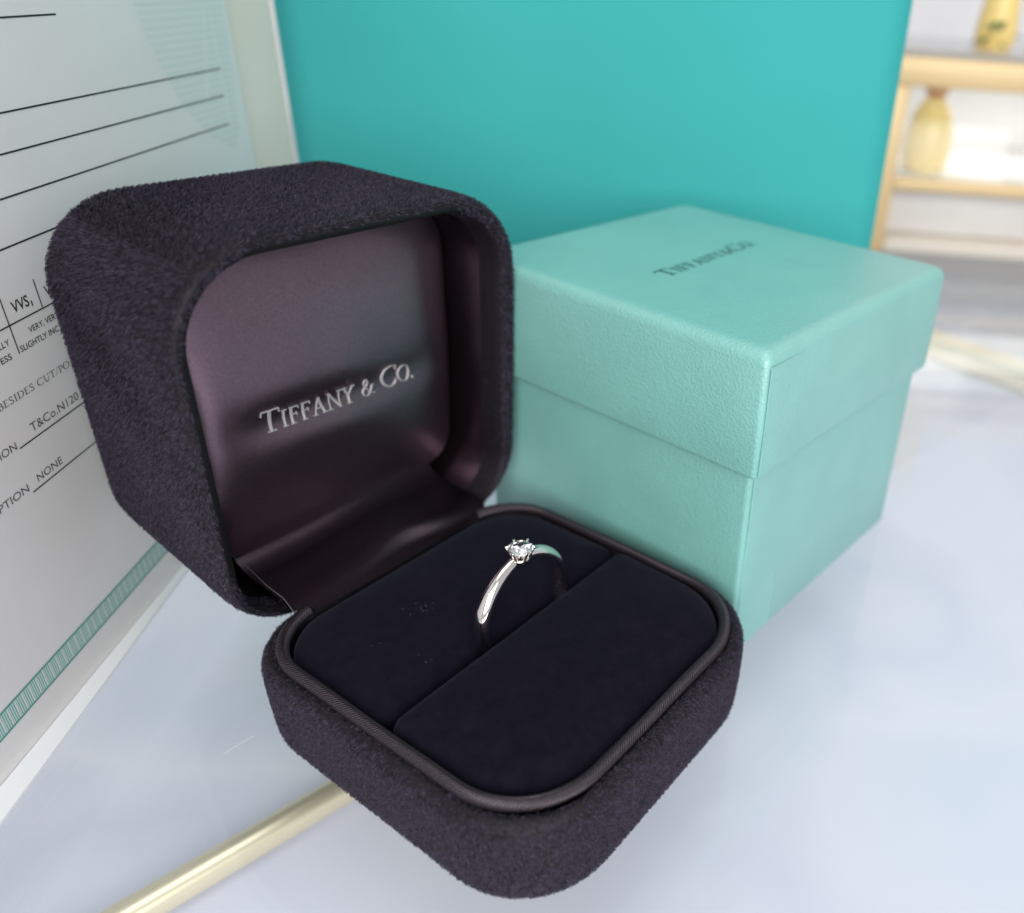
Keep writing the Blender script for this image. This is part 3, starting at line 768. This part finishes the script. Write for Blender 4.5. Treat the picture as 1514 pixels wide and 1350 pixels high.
# faint engraved crest in the upper corner
mesh('crest_print', [ps(a, z, .02) for a, z in [(76, 104), (79.3, 93.7), (82.5, 85), (88, 76.5), (96, 70), (104, 66.7), (108, 70), (109.5, 80), (110, 93), (110, 104)]], [tuple(range(10))], M_crest, sh, False)
for a0, b0, a1, b1, w_ in ((96, 76, 102, 92, 2.2), (103.5, 72, 104.5, 92, 1.6), (107.5, 70, 108, 92, .8)):
    mesh('crest_highlight', [ps(a0, b0, .032), ps(a0 + w_, b0 + .5, .032), ps(a1 + w_ * .6, b1, .032), ps(a1, b1, .032)], [(0, 1, 2, 3)], M_watermark, sh, False)
cv, cf2 = [], []
for i in range(31):
    a = math.radians(190 + 5.0 * i); 
    for r_ in (12.6, 14.0): cv.append(ps(110.5 + r_ * math.cos(a) * .98 + 6, 97 + r_ * math.sin(a), -.1))
    if i: k = 2 * i; cf2.append((k - 2, k - 1, k + 1, k))

# ------------------------------------------------------------------ background showcase
FD = 385.0
def bb(img_x): return None
case = thing('showcase', 'small gold framed glass showcase standing on the counter behind the bag', 'showcase', fw(FD + 60, 220, 0))
def lat(p): return (p[0] - CP[0]) * R2[0] + (p[1] - CP[1]) * R2[1]
c0 = lat((298.6, 64.4)); c1 = c0 + 190
def cbox(name, a0, a1, b0, b1, z0, z1, M, bev=.8): return box(name, (a0, b0, z0), (a1, b1, z1), M, case, fw, bev)
cbox('top_rail', FD, FD + 11, c0 - 6, c1, 69.2, 80.2, M_goldpaint)
cbox('top_rail', FD + 119, FD + 130, c0 - 6, c1, 69.2, 80.2, M_goldpaint)
cbox('lower_rail', FD + .4, FD + 8, c0 + 4, c1 - 8, 27.4, 32.4, M_goldpaint)
cbox('side_rail', FD + 11, FD + 119, c0 - 6, c0 + 3, 69.6, 79.8, M_goldpaint)
for a in (FD + .2, FD + 120):
    cbox('post', a, a + 9, c0 - 5.4, c0 + 4, 0, 69.2, M_goldpaint)
    cbox('post', a, a + 9, c1 - 9, c1 - .4, 0, 69.2, M_goldpaint)
cbox('plinth', FD + 1, FD + 128, c0 + 4.4, c1 - 9.4, 0.0, 6, M_beige)
cbox('front_panel', FD + 14, FD + 18, c0 + 4.4, c1 - 9.4, 6.2, 27, M_white)
cbox('shelf', FD + 8.4, FD + 119, c0 + 4.4, c1 - 9.4, 28, 31.0, M_white)
cbox('back_panel', FD + 121, FD + 126, c0 + 4.4, c1 - 9.4, 6.2, 69, M_white)
cbox('glass_pane', FD + 3, FD + 4, c0 + 4.2, c1 - 9.2, 32.6, 69, M_glass, 0)
cbox('glass_top', FD + 1, FD + 129, c0 - 5, c1 - 1, 80.4, 83, M_glass, 0)
# unseen lamp added under the showcase top to brighten its inside
area('showcase_fill_lamp', fw(FD + 60, c0 + 90, 68), fw(FD + 62, c0 + 90, 0), 150, 60, 0.055, (1.0, 0.93, 0.84))
vb = lat((308.5, 49.0))
vase = thing('vase', 'yellow glazed long-necked vase inside the gold framed showcase', 'vase', fw(FD + 30, vb + 6, 31))
pc = fw(FD + 30, vb + 4, 31.0)
lathe('body', [(8, 0), (10, 1.5), (11, 8), (10.5, 17), (8.5, 25), (5.5, 30), (4, 32)], M_yellow, vase, pc)
lathe('neck', [(4, 31.8), (4.4, 33.5), (6, 36), (5.4, 40), (3, 41)], M_orange, vase, pc)
vase2 = thing('flower_vase', 'small golden vase with green sprigs on top of the gold showcase', 'vase', fw(FD + 40, vb + 27, 83))
pc = fw(FD + 40, vb + 27, 83.0)
lathe('body', [(7, 0), (8.5, 2), (9, 8), (7.5, 20), (8, 34), (10, 44), (9.2, 50)], M_yellow, vase2, pc)
for k in range(14):
    a = random.uniform(0, 6.28); r_ = random.uniform(8, 17); z0 = random.uniform(2, 16)
    p0 = np.array(pc) + np.array([math.cos(a) * 7, math.sin(a) * 7, z0]); p1 = np.array(pc) + np.array([math.cos(a) * r_, math.sin(a) * r_, max(.5, z0 - 4)])
    sd = np.array([-math.sin(a), math.cos(a), .3]) * 2.2; up = np.array([0, 0, 1.0])
    mesh('leaf', [p0, (p0 + p1) / 2 + sd + up, p1, (p0 + p1) / 2 - sd + up], [(0, 1, 2), (0, 2, 3)], M_leaf, vase2)
wall = box('back_wall', (760, -500, -40), (780, 700, 700), M_wall, None, fw)
tag(wall, kind='structure')
# a stray fibre on the glass
fb = tube('stray_fibre', [(-34.4, 26.5, .04), (-32.8, 26.45, .04), (-31.2, 26.3, .04), (-29.8, 26.2, .04)], .018, M_cord, None, 6)
tag(fb, 'fine white fibre lying on the glass between the certificate and the ring box', 'fibre')
